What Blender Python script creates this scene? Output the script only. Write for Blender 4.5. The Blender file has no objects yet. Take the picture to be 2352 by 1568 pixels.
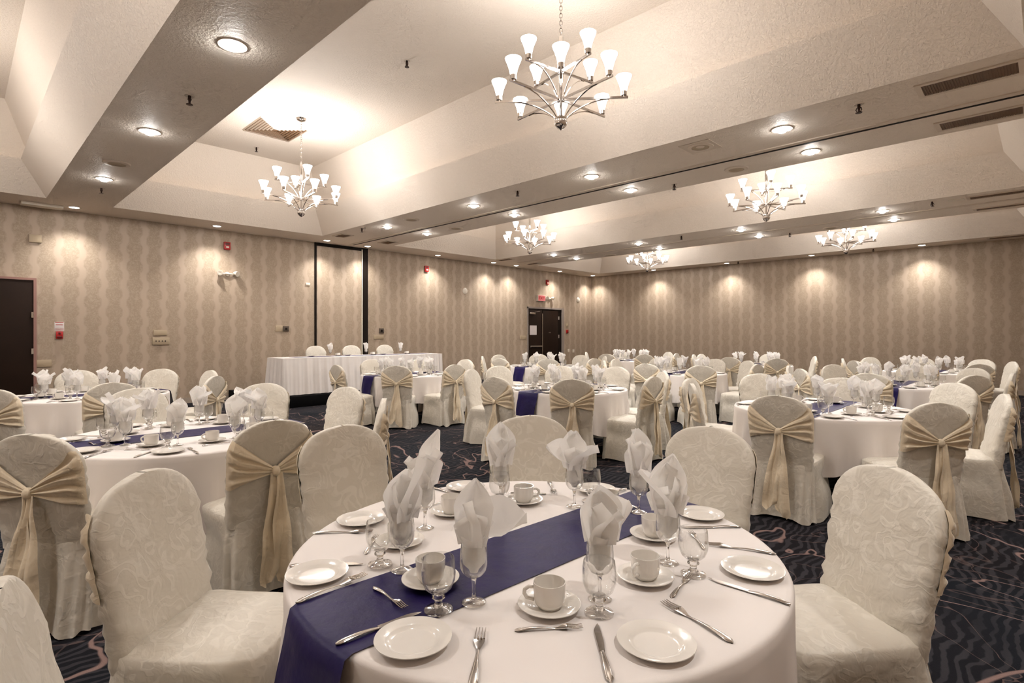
import bpy, bmesh, math, random
from mathutils import Vector, Matrix, noise
PI = math.pi
col = bpy.context.scene.collection
rnd = random.Random(7)

# ------------------------------------------------------------------ helpers
def lin(c):
    c = c / 255.0
    return c / 12.92 if c <= 0.04045 else ((c + 0.055) / 1.055) ** 2.4
def rgb(r, g, b): return (lin(r), lin(g), lin(b), 1.0)
def sstep(a, b, x):
    t = min(1, max(0, (x - a) / (b - a))); return t * t * (3 - 2 * t)
def lerp(a, b, t): return a + (b - a) * t

class MB:
    """collects shapes for one mesh"""
    def __init__(s): s.v = []; s.f = []; s.m = []; s.cur = 0
    def add(s, vs, fs):
        o = len(s.v); s.v += [tuple(p) for p in vs]
        s.f += [tuple(i + o for i in f) for f in fs]; s.m += [s.cur] * len(fs); return s
    def box(s, x0, x1, y0, y1, z0, z1, M=None, bev=0.0):
        if bev > 0:
            bm = bmesh.new(); bmesh.ops.create_cube(bm, size=1)
            for v in bm.verts:
                v.co = Vector(((x0+x1)/2+v.co.x*(x1-x0), (y0+y1)/2+v.co.y*(y1-y0), (z0+z1)/2+v.co.z*(z1-z0)))
            bmesh.ops.bevel(bm, geom=bm.edges[:], offset=bev, segments=2, affect='EDGES', profile=0.5)
            bm.verts.index_update()
            vs = [v.co.copy() for v in bm.verts]; fs = [[v.index for v in f.verts] for f in bm.faces]; bm.free()
        else:
            vs = [(x, y, z) for z in (z0, z1) for y in (y0, y1) for x in (x0, x1)]
            fs = [(0,2,3,1),(4,5,7,6),(0,1,5,4),(2,6,7,3),(0,4,6,2),(1,3,7,5)]
        if M: vs = [M @ Vector(p) for p in vs]
        return s.add(vs, fs)
    def grid(s, rows, cu=False, cv=False):
        n, m = len(rows), len(rows[0]); fs = []
        for i in range(n if cv else n - 1):
            for j in range(m if cu else m - 1):
                a = i*m+j; b = i*m+(j+1) % m; c = ((i+1) % n)*m+(j+1) % m; d = ((i+1) % n)*m+j
                fs.append((a, b, c, d))
        return s.add([p for r in rows for p in r], fs)
    def lathe(s, prof, n=32, c=(0, 0, 0), M=None):
        rows = []
        for r, z in prof:
            rows.append([Vector((c[0]+max(r, 1e-5)*math.cos(2*PI*k/n), c[1]+max(r, 1e-5)*math.sin(2*PI*k/n), c[2]+z)) for k in range(n)])
        if M: rows = [[M @ p for p in r] for r in rows]
        return s.grid(rows, cu=True)
    def tube(s, pts, rad, n=8, closed=False, caps=True):
        pts = [Vector(p) for p in pts]; rows = []; N = len(pts)
        rf = rad if callable(rad) else (lambda t: rad)
        up = None
        for i, p in enumerate(pts):
            if closed: d = (pts[(i+1) % N] - pts[i-1]).normalized()
            else: d = (pts[min(i+1, N-1)] - pts[max(i-1, 0)]).normalized()
            if up is None: up = Vector((0, 0, 1)) if abs(d.z) < 0.9 else Vector((1, 0, 0))
            a = d.cross(up); a.normalize(); b = a.cross(d); up = b
            r = rf(i / max(1, N-1))
            rows.append([p + a*r*math.cos(2*PI*k/n) + b*r*math.sin(2*PI*k/n) for k in range(n)])
        s.grid(rows, cu=True, cv=closed)
        if caps and not closed:
            o = len(s.v); 
            s.f.append(tuple(range(o-n, o))); s.m.append(s.cur)
            s.f.append(tuple(reversed(range(o-n*N, o-n*N+n)))); s.m.append(s.cur)
        return s
    def mesh(s, name, mats, smooth=40):
        me = bpy.data.meshes.new(name); me.from_pydata(s.v, [], s.f)
        bm = bmesh.new(); bm.from_mesh(me); bm.faces.ensure_lookup_table()
        for f, mi in zip(bm.faces, s.m): f.material_index = mi
        bmesh.ops.recalc_face_normals(bm, faces=bm.faces[:]); bm.to_mesh(me); bm.free()
        for m in (mats if isinstance(mats, (list, tuple)) else [mats]): me.materials.append(m)
        if smooth:
            me.polygons.foreach_set('use_smooth', [True]*len(me.polygons))
            if smooth < 180: me.set_sharp_from_angle(angle=math.radians(smooth))
        me.update(); return me

def obj(name, me, parent=None, loc=(0,0,0), rot=(0,0,0)):
    o = bpy.data.objects.new(name, me); col.objects.link(o)
    if parent: o.parent = parent
    o.location = loc; o.rotation_euler = rot
    return o
def empty(name, loc=(0,0,0), rz=0):
    o = bpy.data.objects.new(name, None); col.objects.link(o); o.location = loc; o.rotation_euler = (0,0,rz)
    o.empty_display_size = 0.1; return o
def tag(o, label, cat, group=None):
    o['label'] = label; o['category'] = cat
    if group: o['group'] = group
    return o
def struct(o): o['kind'] = 'structure'; return o
def kids(o, table={}):
    return [c for c in KIDS.get(o.name, [])]
KIDS = {}
def dup(root, loc, rz=0, parent=None):
    c = root.copy(); col.objects.link(c)
    if parent: c.parent = parent
    else: c.location = loc; c.rotation_euler = (0,0,rz)
    for ch in root.children_list if hasattr(root, 'children_list') else CH.get(root.name, []):
        dup(ch, None, 0, c)
    return c
CH = {}
def scan(root):
    CH[root.name] = [o for o in bpy.data.objects if o.parent == root]
    for o in CH[root.name]: scan(o)

# ------------------------------------------------------------------ camera
YAW = math.radians(44.37); F = 1253.0; EYE = 1.45
cam = bpy.data.cameras.new('camera'); camo = bpy.data.objects.new('camera', cam); col.objects.link(camo)
camo.location = (0, 0, EYE); camo.rotation_euler = (PI/2, 0, YAW)
cam.sensor_width = 36; cam.lens = 36*F/2352; cam.shift_y = -16/2352; cam.clip_start = 0.05
bpy.context.scene.camera = camo
cs, sn = math.cos(YAW), math.sin(YAW)
def px(x, y):                      # left-to-right order as seen in the photograph, only used for wording
    X = cs*x + sn*y; Z = -sn*x + cs*y
    return X / max(Z, .05)

# ------------------------------------------------------------------ materials
def newmat(name):
    m = bpy.data.materials.new(name); m.use_nodes = True
    nt = m.node_tree; b = nt.nodes['Principled BSDF']; return m, nt, b
def N(nt, t, **k):
    n = nt.nodes.new(t)
    for a, v in k.items():
        if a.startswith('i_'): n.inputs[a[2:].replace('_', ' ')].default_value = v
        elif a.startswith('n_'): n.inputs[int(a[2:])].default_value = v
        else: setattr(n, a, v)
    return n
def L(nt, a, b): nt.links.new(a, b)
def math_(nt, op, a, b=None, c=None):
    n = nt.nodes.new('ShaderNodeMath'); n.operation = op
    for i, x in enumerate((a, b, c)):
        if x is None: continue
        if isinstance(x, (int, float)): n.inputs[i].default_value = x
        else: nt.links.new(x, n.inputs[i])
    return n.outputs[0]
def mix(nt, fac, a, b):
    n = nt.nodes.new('ShaderNodeMix'); n.data_type = 'RGBA'
    if isinstance(fac, (int, float)): n.inputs[0].default_value = fac
    else: nt.links.new(fac, n.inputs[0])
    for i, x in ((6, a), (7, b)):
        if isinstance(x, tuple): n.inputs[i].default_value = x
        else: nt.links.new(x, n.inputs[i])
    return n.outputs[2]
def ramp(nt, x, a, b):
    n = nt.nodes.new('ShaderNodeMapRange'); n.interpolation_type = 'SMOOTHSTEP'
    n.inputs[1].default_value = a; n.inputs[2].default_value = b
    nt.links.new(x, n.inputs[0]); return n.outputs[0]
def coords(nt): return nt.nodes.new('ShaderNodeTexCoord').outputs['Object']
def bump(nt, b, h, strength, dist):
    n = nt.nodes.new('ShaderNodeBump'); n.inputs['Strength'].default_value = strength; n.inputs['Distance'].default_value = dist
    nt.links.new(h, n.inputs['Height']); nt.links.new(n.outputs[0], b.inputs['Normal'])
def noise_(nt, co, scale, detail=2, dist=0, rough=.5):
    n = N(nt, 'ShaderNodeTexNoise'); n.inputs['Scale'].default_value = scale; n.inputs['Detail'].default_value = detail
    n.inputs['Distortion'].default_value = dist; n.inputs['Roughness'].default_value = rough
    nt.links.new(co, n.inputs['Vector']); return n.outputs['Fac']
def simple(name, c, rough=.5, metal=0, coat=0, var=0.04, vscale=8, bmp=0, bscale=80):
    m, nt, b = newmat(name); co = coords(nt)
    n = noise_(nt, co, vscale, 1)
    d = tuple(max(0, x*(1-var*2)) for x in c[:3])+(1,); u = tuple(min(1, x*(1+var)) for x in c[:3])+(1,)
    L(nt, mix(nt, n, d, u), b.inputs['Base Color'])
    b.inputs['Roughness'].default_value = rough; b.inputs['Metallic'].default_value = metal
    if coat: b.inputs['Coat Weight'].default_value = coat; b.inputs['Coat Roughness'].default_value = .08
    if bmp: bump(nt, b, noise_(nt, co, bscale, 3), bmp, .01)
    return m

M = {}
# knockdown painted ceiling
m, nt, b = newmat('textured_paint'); co = coords(nt)
n = noise_(nt, co, 38, 4, .4, .6); L(nt, mix(nt, noise_(nt, co, .7, 2), rgb(231, 218, 204), rgb(238, 227, 214)), b.inputs['Base Color'])
b.inputs['Roughness'].default_value = .62; bump(nt, b, ramp(nt, n, .42, .62), .38, .012); M['paint'] = m
# wallpaper: wavering pale lines bound darker filigree columns
def wallpaper(name, axis):
    m, nt, b = newmat(name); sp = N(nt, 'ShaderNodeSeparateXYZ'); co = coords(nt); L(nt, co, sp.inputs[0])
    u, z = sp.outputs[axis], sp.outputs[2]
    s1 = math_(nt, 'SINE', math_(nt, 'MULTIPLY', u, PI/.335))
    s2 = math_(nt, 'MULTIPLY', math_(nt, 'SINE', math_(nt, 'MULTIPLY', z, 2*PI/.36)), .20)
    s3 = math_(nt, 'MULTIPLY', math_(nt, 'SINE', math_(nt, 'MULTIPLY', z, 6*PI/.36)), .04)
    fz = math_(nt, 'ABSOLUTE', math_(nt, 'ADD', math_(nt, 'ADD', s1, s2), s3))
    line = ramp(nt, fz, .66, .30)
    fil = ramp(nt, noise_(nt, co, 24, 3, 1.6, .65), .40, .64)
    fil2 = noise_(nt, co, 9, 3)
    ground = mix(nt, fil, rgb(160, 142, 122), rgb(178, 160, 139))
    ground = mix(nt, math_(nt, 'MULTIPLY', fil2, .35), ground, rgb(160, 142, 122))
    L(nt, mix(nt, line, ground, rgb(180, 161, 142)), b.inputs['Base Color'])
    b.inputs['Roughness'].default_value = .55
    L(nt, math_(nt, 'ADD', math_(nt, 'MULTIPLY', line, -.12), .6), b.inputs['Roughness'])
    return m
M['wallpaper_y'] = wallpaper('wallpaper_along_y', 1); M['wallpaper_x'] = wallpaper('wallpaper_along_x', 0)
# carpet
m, nt, b = newmat('carpet'); co = coords(nt)
n1 = noise_(nt, co, .62, 3.5, .9, .55); n2 = noise_(nt, co, 1.25, 3, 1.3, .5)
l1 = ramp(nt, math_(nt, 'ABSOLUTE', math_(nt, 'SUBTRACT', n1, .5)), .0065, .002)
l1b = ramp(nt, math_(nt, 'ABSOLUTE', math_(nt, 'SUBTRACT', n1, .43)), .0045, .001)
l2 = ramp(nt, math_(nt, 'ABSOLUTE', math_(nt, 'SUBTRACT', n2, .55)), .006, .0015)
w = N(nt, 'ShaderNodeTexWave'); w.inputs['Scale'].default_value = 5.5; w.inputs['Distortion'].default_value = 14; w.inputs['Detail'].default_value = 3; w.inputs['Detail Scale'].default_value = .55
L(nt, co, w.inputs['Vector'])
pat = ramp(nt, noise_(nt, co, .8, 2), .34, .50)
hat = math_(nt, 'MULTIPLY', ramp(nt, w.outputs['Fac'], .45, .8), pat)
pile = noise_(nt, co, 260, 2)
base = mix(nt, ramp(nt, noise_(nt, co, .45, 2), .4, .62), rgb(29, 26, 30), rgb(25, 29, 36))
c1 = mix(nt, math_(nt, 'MULTIPLY', hat, .75), base, rgb(66, 65, 69))
lines = math_(nt, 'MAXIMUM', math_(nt, 'MAXIMUM', l1, math_(nt, 'MULTIPLY', l1b, .25)), math_(nt, 'MULTIPLY', l2, .4))
c2 = mix(nt, lines, c1, rgb(150, 124, 118))
L(nt, mix(nt, math_(nt, 'MULTIPLY', pile, .5), c2, rgb(16, 14, 18)), b.inputs['Base Color'])
b.inputs['Roughness'].default_value = .95; b.inputs['Specular IOR Level'].default_value = .1
bump(nt, b, pile, .4, .006); M['carpet'] = m
# damask chair cloth
def damask(name, g, p, amt, sheen=.25):
    m, nt, b = newmat(name); co = coords(nt)
    oi = N(nt, 'ShaderNodeObjectInfo'); ad = N(nt, 'ShaderNodeVectorMath', operation='ADD')
    sc = N(nt, 'ShaderNodeVectorMath', operation='SCALE'); cmb = N(nt, 'ShaderNodeCombineXYZ')
    for i in range(3): L(nt, oi.outputs['Random'], cmb.inputs[i])
    L(nt, cmb.outputs[0], sc.inputs[0]); sc.inputs['Scale'].default_value = 7.0
    L(nt, co, ad.inputs[0]); L(nt, sc.outputs[0], ad.inputs[1])
    n = noise_(nt, ad.outputs[0], 12.5, .6, 1.3, .4)
    s = math_(nt, 'ABSOLUTE', math_(nt, 'SINE', math_(nt, 'MULTIPLY', n, 11)))
    mask = math_(nt, 'MULTIPLY', ramp(nt, s, .72, .30), ramp(nt, noise_(nt, ad.outputs[0], 5, 1), .36, .50))
    L(nt, mix(nt, math_(nt, 'MULTIPLY', mask, amt), g, p), b.inputs['Base Color'])
    L(nt, math_(nt, 'ADD', math_(nt, 'MULTIPLY', mask, .14), .46), b.inputs['Roughness'])
    b.inputs['Sheen Weight'].default_value = sheen; b.inputs['Sheen Roughness'].default_value = .4
    b.inputs['Specular IOR Level'].default_value = .42
    wr = math_(nt, 'ADD', math_(nt, 'MULTIPLY', noise_(nt, ad.outputs[0], 16, 3, .8), 1.0), math_(nt, 'MULTIPLY', mask, .08))
    bump(nt, b, wr, .5, .012); return m
M['damask'] = damask('ivory_damask', rgb(214, 207, 194), rgb(232, 226, 215), .5)
M['sash'] = damask('cream_satin', rgb(230, 214, 187), rgb(237, 223, 200), .5, .35)
M['cloth'] = simple('white_tablecloth', rgb(233, 226, 222), .75, var=.02, vscale=3, bmp=.08, bscale=900)
m = simple('white_napkin', rgb(251, 248, 244), .7, var=.02, vscale=20, bmp=.10, bscale=60); M['napkin'] = m; nt = m.node_tree
tl = N(nt, 'ShaderNodeBsdfTranslucent'); tl.inputs[0].default_value = (.97, .96, .95, 1); mx = N(nt, 'ShaderNodeMixShader'); mx.inputs[0].default_value = .36
L(nt, nt.nodes['Principled BSDF'].outputs[0], mx.inputs[1]); L(nt, tl.outputs[0], mx.inputs[2]); L(nt, mx.outputs[0], nt.nodes['Material Output'].inputs[0])
M['skirt'] = simple('white_skirt', rgb(226, 219, 214), .6, var=.03, vscale=6)
m, nt, b = newmat('navy_satin'); co = coords(nt)
L(nt, mix(nt, noise_(nt, co, 9, 4, .6), rgb(22, 14, 56), rgb(34, 24, 86)), b.inputs['Base Color'])
b.inputs['Roughness'].default_value = .45; b.inputs['Specular IOR Level'].default_value = .2; bump(nt, b, noise_(nt, co, 22, 4), .25, .01); M['navy'] = m
m, nt, b = newmat('white_china'); co = coords(nt)
L(nt, mix(nt, noise_(nt, co, 30, 2), rgb(228, 223, 216), rgb(233, 228, 221)), b.inputs['Base Color'])
b.inputs['Roughness'].default_value = .16; b.inputs['Coat Weight'].default_value = .5; b.inputs['Coat Roughness'].default_value = .04; M['china'] = m
M['steel'] = simple('steel', rgb(205, 199, 194), .17, 1, var=.05, vscale=60)
M['chrome'] = simple('chrome', rgb(210, 203, 198), .12, 1, var=.04, vscale=30)
# thin clear glass for bowls, refracting glass for stems and feet
m = bpy.data.materials.new('clear_glass'); m.use_nodes = True; nt = m.node_tree; nt.nodes.clear()
out = N(nt, 'ShaderNodeOutputMaterial'); tr = N(nt, 'ShaderNodeBsdfTransparent'); gl = N(nt, 'ShaderNodeBsdfGlossy'); mx = N(nt, 'ShaderNodeMixShader')
tr.inputs[0].default_value = (.965, .965, .96, 1); gl.inputs['Roughness'].default_value = .02; gl.inputs[0].default_value = (.95, .95, .95, 1)
lw = N(nt, 'ShaderNodeLayerWeight'); lw.inputs['Blend'].default_value = .5; fz = math_(nt, 'ADD', math_(nt, 'MULTIPLY', math_(nt, 'POWER', lw.outputs['Facing'], 2.6), .95), .04)
nz = noise_(nt, coords(nt), 40, 2); bp = N(nt, 'ShaderNodeBump'); bp.inputs['Strength'].default_value = .05; L(nt, nz, bp.inputs['Height'])
L(nt, bp.outputs[0], gl.inputs['Normal']); L(nt, fz, mx.inputs[0]); L(nt, tr.outputs[0], mx.inputs[1]); L(nt, gl.outputs[0], mx.inputs[2]); L(nt, mx.outputs[0], out.inputs[0]); M['glass'] = m
m = M['glass'].copy(); m.name = 'foot_glass'; M['foot_glass'] = m
for n in m.node_tree.nodes:
    if n.type == 'BSDF_TRANSPARENT': n.inputs[0].default_value = (.95, .94, .93, 1)
    if n.type == 'MATH' and n.operation == 'ADD': n.inputs[1].default_value = .16
m, nt, b = newmat('solid_glass'); b.inputs['Transmission Weight'].default_value = 1; b.inputs['Roughness'].default_value = .01; b.inputs['IOR'].default_value = 1.45
L(nt, mix(nt, noise_(nt, coords(nt), 20, 1), (.97, .97, .97, 1), (1, 1, 1, 1)), b.inputs['Base Color']); M['solid_glass'] = m
M['dark_wood'] = simple('dark_door', rgb(36, 22, 13), .6, var=.12, vscale=3); M['dark_wood'].node_tree.nodes['Principled BSDF'].inputs['Specular IOR Level'].default_value = .15
M['black'] = simple('black_gap', rgb(26, 17, 11), .6, var=.1); M['black'].node_tree.nodes['Principled BSDF'].inputs['Specular IOR Level'].default_value = .15
M['black_cloth'] = simple('black_stage_cloth', rgb(11, 10, 11), .9, var=.1); M['black_cloth'].node_tree.nodes['Principled BSDF'].inputs['Specular IOR Level'].default_value = .1
M['white_plastic'] = simple('white_plastic', rgb(226, 216, 200), .4, var=.02)
M['beige_plastic'] = simple('beige_plastic', rgb(176, 158, 132), .45, var=.03)
M['grey_plastic'] = simple('dark_plastic', rgb(84, 70, 58), .5, var=.05)
M['red'] = simple('red_plastic', rgb(176, 22, 22), .35, var=.05)
M['dark_red'] = simple('dark_red', rgb(92, 16, 16), .4, var=.05)
M['pinktrim'] = simple('painted_frame', rgb(150, 112, 102), .5, var=.03)
M['greyframe'] = simple('grey_frame', rgb(150, 138, 130), .4, var=.03)
M['base'] = simple('baseboard_grey', rgb(166, 152, 138), .5, var=.03)
M['vent'] = simple('vent_bronze', rgb(120, 92, 68), .5, var=.06)
M['ventframe'] = simple('vent_frame', rgb(216, 202, 186), .5, var=.02)
M['brass'] = simple('dark_bronze', rgb(52, 32, 24), .35, .6, var=.1)
M['paper'] = simple('paper', rgb(214, 204, 200), .8, var=.02)
M['pinksign'] = simple('sign_face', rgb(236, 132, 134), .4, var=.03)
def emit(name, c, s):
    m = bpy.data.materials.new(name); m.use_nodes = True; nt = m.node_tree; nt.nodes.clear()
    o = N(nt, 'ShaderNodeOutputMaterial'); e = N(nt, 'ShaderNodeEmission'); e.inputs[0].default_value = c; e.inputs[1].default_value = s
    g = noise_(nt, coords(nt), 6, 1); L(nt, mix(nt, g, c, tuple(min(1, x*1.05) for x in c[:3])+(1,)), e.inputs[0]); L(nt, e.outputs[0], o.inputs[0]); return m
M['lamp2'] = emit('washer_lens', (1, .96, .93, 1), 14)
M['lamp'] = emit('downlight_lens', (1, .96, .93, 1), 120)
m, nt, b = newmat('frosted_shade'); b.inputs['Base Color'].default_value = (.9, .88, .85, 1)
sp = N(nt, 'ShaderNodeSeparateXYZ'); L(nt, coords(nt), sp.inputs[0])
g = ramp(nt, sp.outputs[2], .0, .09); L(nt, mix(nt, g, (1, .90, .80, 1), (1, .96, .92, 1)), b.inputs['Emission Color'])
L(nt, math_(nt, 'ADD', math_(nt, 'MULTIPLY', g, 5.0), 1.6), b.inputs['Emission Strength']); M['shade'] = m; m.cycles.emission_sampling = 'NONE'

# ------------------------------------------------------------------ room shell
XL, XR, YB, YF, ZS, ZT = -12.97, .85, 17.76, -3.9, 3.74, 5.08
def plane(name, pts, mat):
    return struct(obj(name, MB().add(pts, [(0, 1, 2, 3)]).mesh(name, mat, 0)))
plane('floor', [(XL, YF, 0), (XR, YF, 0), (XR, YB, 0), (XL, YB, 0)], M['carpet'])
struct(obj('wall_left', MB().box(XL-.12, XL, YF-.1, YB+.1, -.02, 3.9).mesh('wall_left', M['wallpaper_y'], 0)))
struct(obj('wall_back', MB().box(XL, XR, YB, YB+.12, -.02, 3.9).mesh('wall_back', M['wallpaper_x'], 0)))
struct(obj('wall_right', MB().box(XR, XR+.12, YF-.1, YB+.1, -.02, 3.9).mesh('wall_right', M['wallpaper_y'], 0)))
struct(obj('wall_front', MB().box(XL, XR, YF-.12, YF, -.02, 3.9).mesh('wall_front', M['wallpaper_x'], 0)))
xs = [XL-.1, -12.0, -.12, XR+.1]; ys = [YF-.1, -2.95, 1.08, 2.0, 5.98, 7.92, 11.56, 13.46, 16.98, YB+.1]
COF = {1, 3, 5, 7}
mb = MB()
for j in range(9):
    for i in range(3):
        if i == 1 and j in COF: continue
        mb.add([(xs[i], ys[j], ZS), (xs[i], ys[j+1], ZS), (xs[i+1], ys[j+1], ZS), (xs[i+1], ys[j], ZS)], [(0, 1, 2, 3)])
for j in COF:
    R4 = lambda d, z: [(xs[1]+d, ys[j]+d, z), (xs[2]-d, ys[j]+d, z), (xs[2]-d, ys[j+1]-d, z), (xs[1]+d, ys[j+1]-d, z)]
    lv = [R4(0, ZS), R4(.34, 4.25), R4(.2, 4.25), R4(.54, ZT)]
    for a, b_ in zip(lv, lv[1:]):
        for k in range(4): mb.add([a[k], a[(k+1) % 4], b_[(k+1) % 4], b_[k]], [(0, 1, 2, 3)])
    mb.add(lv[-1], [(0, 1, 2, 3)])
struct(obj('ceiling', mb.mesh('ceiling', M['paint'], 0)))
# partition track along the first big beam, panel joint along the next
o = struct(obj('trim_1', MB().box(-12.6, XR, 7.00, 7.10, ZS-.012, ZS+.02).mesh('t', M['ventframe'], 0)))
struct(obj('track_slot', MB().box(-12.6, XR, 7.085, 7.125, ZS-.016, ZS+.01).mesh('t', M['black'], 0), o))
struct(obj('trim_2', MB().box(-12.0, XR, 12.50, 12.60, ZS-.01, ZS+.02).mesh('t', M['ventframe'], 0)))
# doors
D1y0, D1y1, D2y0, D2y1 = -.35, .99, 14.05, 16.0
d = struct(obj('door_1', MB().box(XL-.02, XL+.025, D1y0, D1y1, .01, 2.42, bev=.004).mesh('door', M['dark_wood'], 30)))
struct(obj('door_frame', MB().box(XL-.02, XL+.04, D1y1, D1y1+.04, 0, 2.46).box(XL-.02, XL+.04, D1y0-.04, D1y0, 0, 2.46).box(XL-.02, XL+.04, D1y0, D1y1, 2.42, 2.46).mesh('f', M['pinktrim'], 0), d))
struct(obj('door_hinge', MB().box(XL+.025, XL+.05, D1y1-.03, D1y1, 1.1, 1.2).box(XL+.025, XL+.05, D1y1-.03, D1y1, 1.75, 1.85).mesh('h', M['steel'], 0), d))
d = struct(obj('door_2', MB().box(XL-.02, XL+.006, D2y0, D2y1, .0, 2.38).mesh('door', M['black'], 0)))
a = struct(obj('door_leaf', MB().box(XL, XL+.03, D2y0+.02, 14.77, .01, 2.33, bev=.004).mesh('l', M['dark_wood'], 30), d))
b2 = struct(obj('door_leaf', MB().box(XL, XL+.022, 14.82, 15.68, .01, 2.31, bev=.004).mesh('l', M['dark_wood'], 30), d))
struct(obj('push_bar', MB().box(XL+.03, XL+.10, D2y0+.06, 14.74, 1.0, 1.06, bev=.01).mesh('l', M['steel'], 30), a))
struct(obj('door_closer', MB().box(XL+.03, XL+.09, D2y0+.04, 14.36, 2.16, 2.23, bev=.008).tube([(XL+.08, 14.33, 2.24), (XL+.16, 14.5, 2.27), (XL+.03, 14.7, 2.29)], .008).mesh('l', M['steel'], 30), a))
struct(obj('edge_strip', MB().box(XL+.005, XL+.045, 14.77, 14.80, .01, 2.2).mesh('l', M['steel'], 0), a))
struct(obj('number_plate', MB().box(XL+.022, XL+.026, 15.15, 15.27, 1.50, 1.54).mesh('l', M['grey_plastic'], 0), b2))
struct(obj('hinge', MB().box(XL+.006, XL+.02, 15.71, 15.76, 2.0, 2.12).box(XL+.006, XL+.02, 15.71, 15.76, 1.32, 1.44).box(XL+.006, XL+.02, 15.71, 15.76, .6, .72).mesh('l', M['greyframe'], 0), b2))
struct(obj('door_frame', MB().box(XL-.02, XL+.035, D2y0-.04, D2y0, 0, 2.42).box(XL-.02, XL+.05, D2y1-.11, D2y1, 0, 2.42).box(XL-.02, XL+.035, D2y0-.04, D2y1, 2.37, 2.43).mesh('f', M['greyframe'], 0), d))
pn = obj('paper_notice', MB().box(XL+.03, XL+.032, 14.12, 14.48, 1.44, 1.77).mesh('p', M['paper'], 0)); tag(pn, 'white paper notice taped to the dark double door', 'notice')
# baseboards
bb = MB().box(XL, XL+.015, D1y1+.04, 6.23, 0, .115).box(XL, XL+.015, 7.72, D2y0-.04, 0, .115).box(XL, XL+.015, D2y1, YB, 0, .115).box(XL, XL+.015, YF, D1y0-.04, 0, .115)
struct(obj('baseboard_left', bb.mesh('b', M['base'], 0)))
struct(obj('baseboard_back', MB().box(XL, XR, YB-.015, YB, 0, .115).mesh('b', M['base'], 0)))
# pocket of the folding partition
o = struct(obj('trim_3', MB().box(XL, XL+.02, 6.245, 6.30, 0, 3.74).box(XL, XL+.03, 7.56, 7.73, 0, 3.74).box(XL, XL+.02, 6.30, 7.56, 3.66, 3.74).mesh('t', M['black'], 0)))
struct(obj('partition_panel', MB().box(XL, XL+.012, 6.30, 7.56, .02, 3.66).mesh('t', M['wallpaper_y'], 0), o))
struct(obj('edge_trim', MB().box(XL, XL+.035, 7.54, 7.565, 0, 3.70).mesh('t', M['white_plastic'], 0), o))

# ------------------------------------------------------------------ wall fittings
def plate(name, y0, y1, z0, z1, mat, label, cat, dep=.015, group=None):
    o = obj(name, MB().box(XL-.004, XL+dep, y0, y1, z0, z1, bev=.003).mesh(name, mat, 30)); return tag(o, label, cat, group)
plate('sensor_box', .93, 1.10, 3.10, 3.24, M['beige_plastic'], 'pale square box high on wall above the dark left door', 'sensor', .04)
t = plate('thermostat', 2.83, 3.07, 1.43, 1.54, M['beige_plastic'], 'beige control plate, upper of the stacked pair on left wall', 'control panel', .03)
t = plate('control_panel', 2.81, 3.11, 1.24, 1.39, M['beige_plastic'], 'beige control panel with buttons, lower of the stacked pair', 'control panel', .03)
for k in range(4): obj('button', MB().box(XL+.03, XL+.034, 2.86+.055*k, 2.88+.055*k, 1.30, 1.33).mesh('bt', M['grey_plastic'], 0), t)
plate('wall_plate', 1.03, 1.24, .86, .99, M['beige_plastic'], 'long beige wall plate low beside the dark left door', 'wall plate')
plate('light_switch', 5.29, 5.45, 1.52, 1.66, M['beige_plastic'], 'beige switch plate left of the partition pocket', 'switch')
t = plate('wall_panel', 5.47, 5.60, 1.52, 1.65, M['grey_plastic'], 'dark square panel left of the partition pocket', 'control panel', .025)
obj('screen', MB().box(XL+.025, XL+.028, 5.51, 5.56, 1.56, 1.61).mesh('s', M['black'], 0), t)
t = plate('wall_panel', 8.08, 8.22, 1.48, 1.62, M['grey_plastic'], 'dark square panel right of the partition pocket', 'control panel', .025)
obj('screen', MB().box(XL+.025, XL+.028, 8.12, 8.18, 1.52, 1.58).mesh('s', M['black'], 0), t)
plate('wall_plate', 7.92, 8.22, 1.32, 1.44, M['beige_plastic'], 'beige plate under the dark panel right of the partition pocket', 'wall plate')
plate('wall_plate', 13.66, 13.94, 1.28, 1.41, M['beige_plastic'], 'beige plate on wall just left of the double doors', 'wall plate')
plate('wall_plate', 16.17, 16.29, 1.74, 1.86, M['beige_plastic'], 'beige plate above the red pull station beside the double doors', 'wall plate')
plate('power_outlet', 16.28, 16.38, .78, .90, M['white_plastic'], 'white outlet low on wall, nearer to the double doors', 'outlet')
plate('power_outlet', 16.58, 16.68, .76, .88, M['white_plastic'], 'white outlet low on wall, nearer to the far corner', 'outlet')
plate('wall_sensor', 6.02, 6.13, 2.66, 2.72, M['white_plastic'], 'small white sensor just left of the partition pocket', 'sensor', .02)
def strobe(y, z, label):
    o = tag(obj('fire_strobe', MB().box(-.004, .05, -.065, .065, -.085, .085, bev=.006).mesh('st', M['red'], 30), None, (XL, y, z)), label, 'fire alarm')
    obj('strobe_lens', MB().box(.05, .062, -.03, .03, -.05, -.01, bev=.004).mesh('l', M['white_plastic'], 30), o)
    obj('horn_grille', MB().box(.05, .053, -.045, .045, .015, .065).mesh('l', M['dark_red'], 0), o)
strobe(4.22, 3.41, 'red fire strobe high on wall above the emergency lamp')
strobe(9.66, 3.37, 'red fire strobe high on wall right of the partition pocket')
strobe(15.07, 3.35, 'red fire strobe high above the double doors')
def pull(y, z, label):
    o = tag(obj('pull_station', MB().box(-.004, .045, -.05, .05, -.065, .065, bev=.006).mesh('st', M['red'], 30), None, (XL, y, z)), label, 'fire alarm')
    obj('pull_handle', MB().box(.045, .06, -.035, .035, -.05, -.02, bev=.004).box(.045, .052, -.018, .018, .015, .05, bev=.003).mesh('l', M['dark_red'], 30), o)
pull(1.35, 1.44, 'red pull station under a white notice beside the left door')
pull(16.23, 1.56, 'red pull station beside the double doors')
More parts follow.
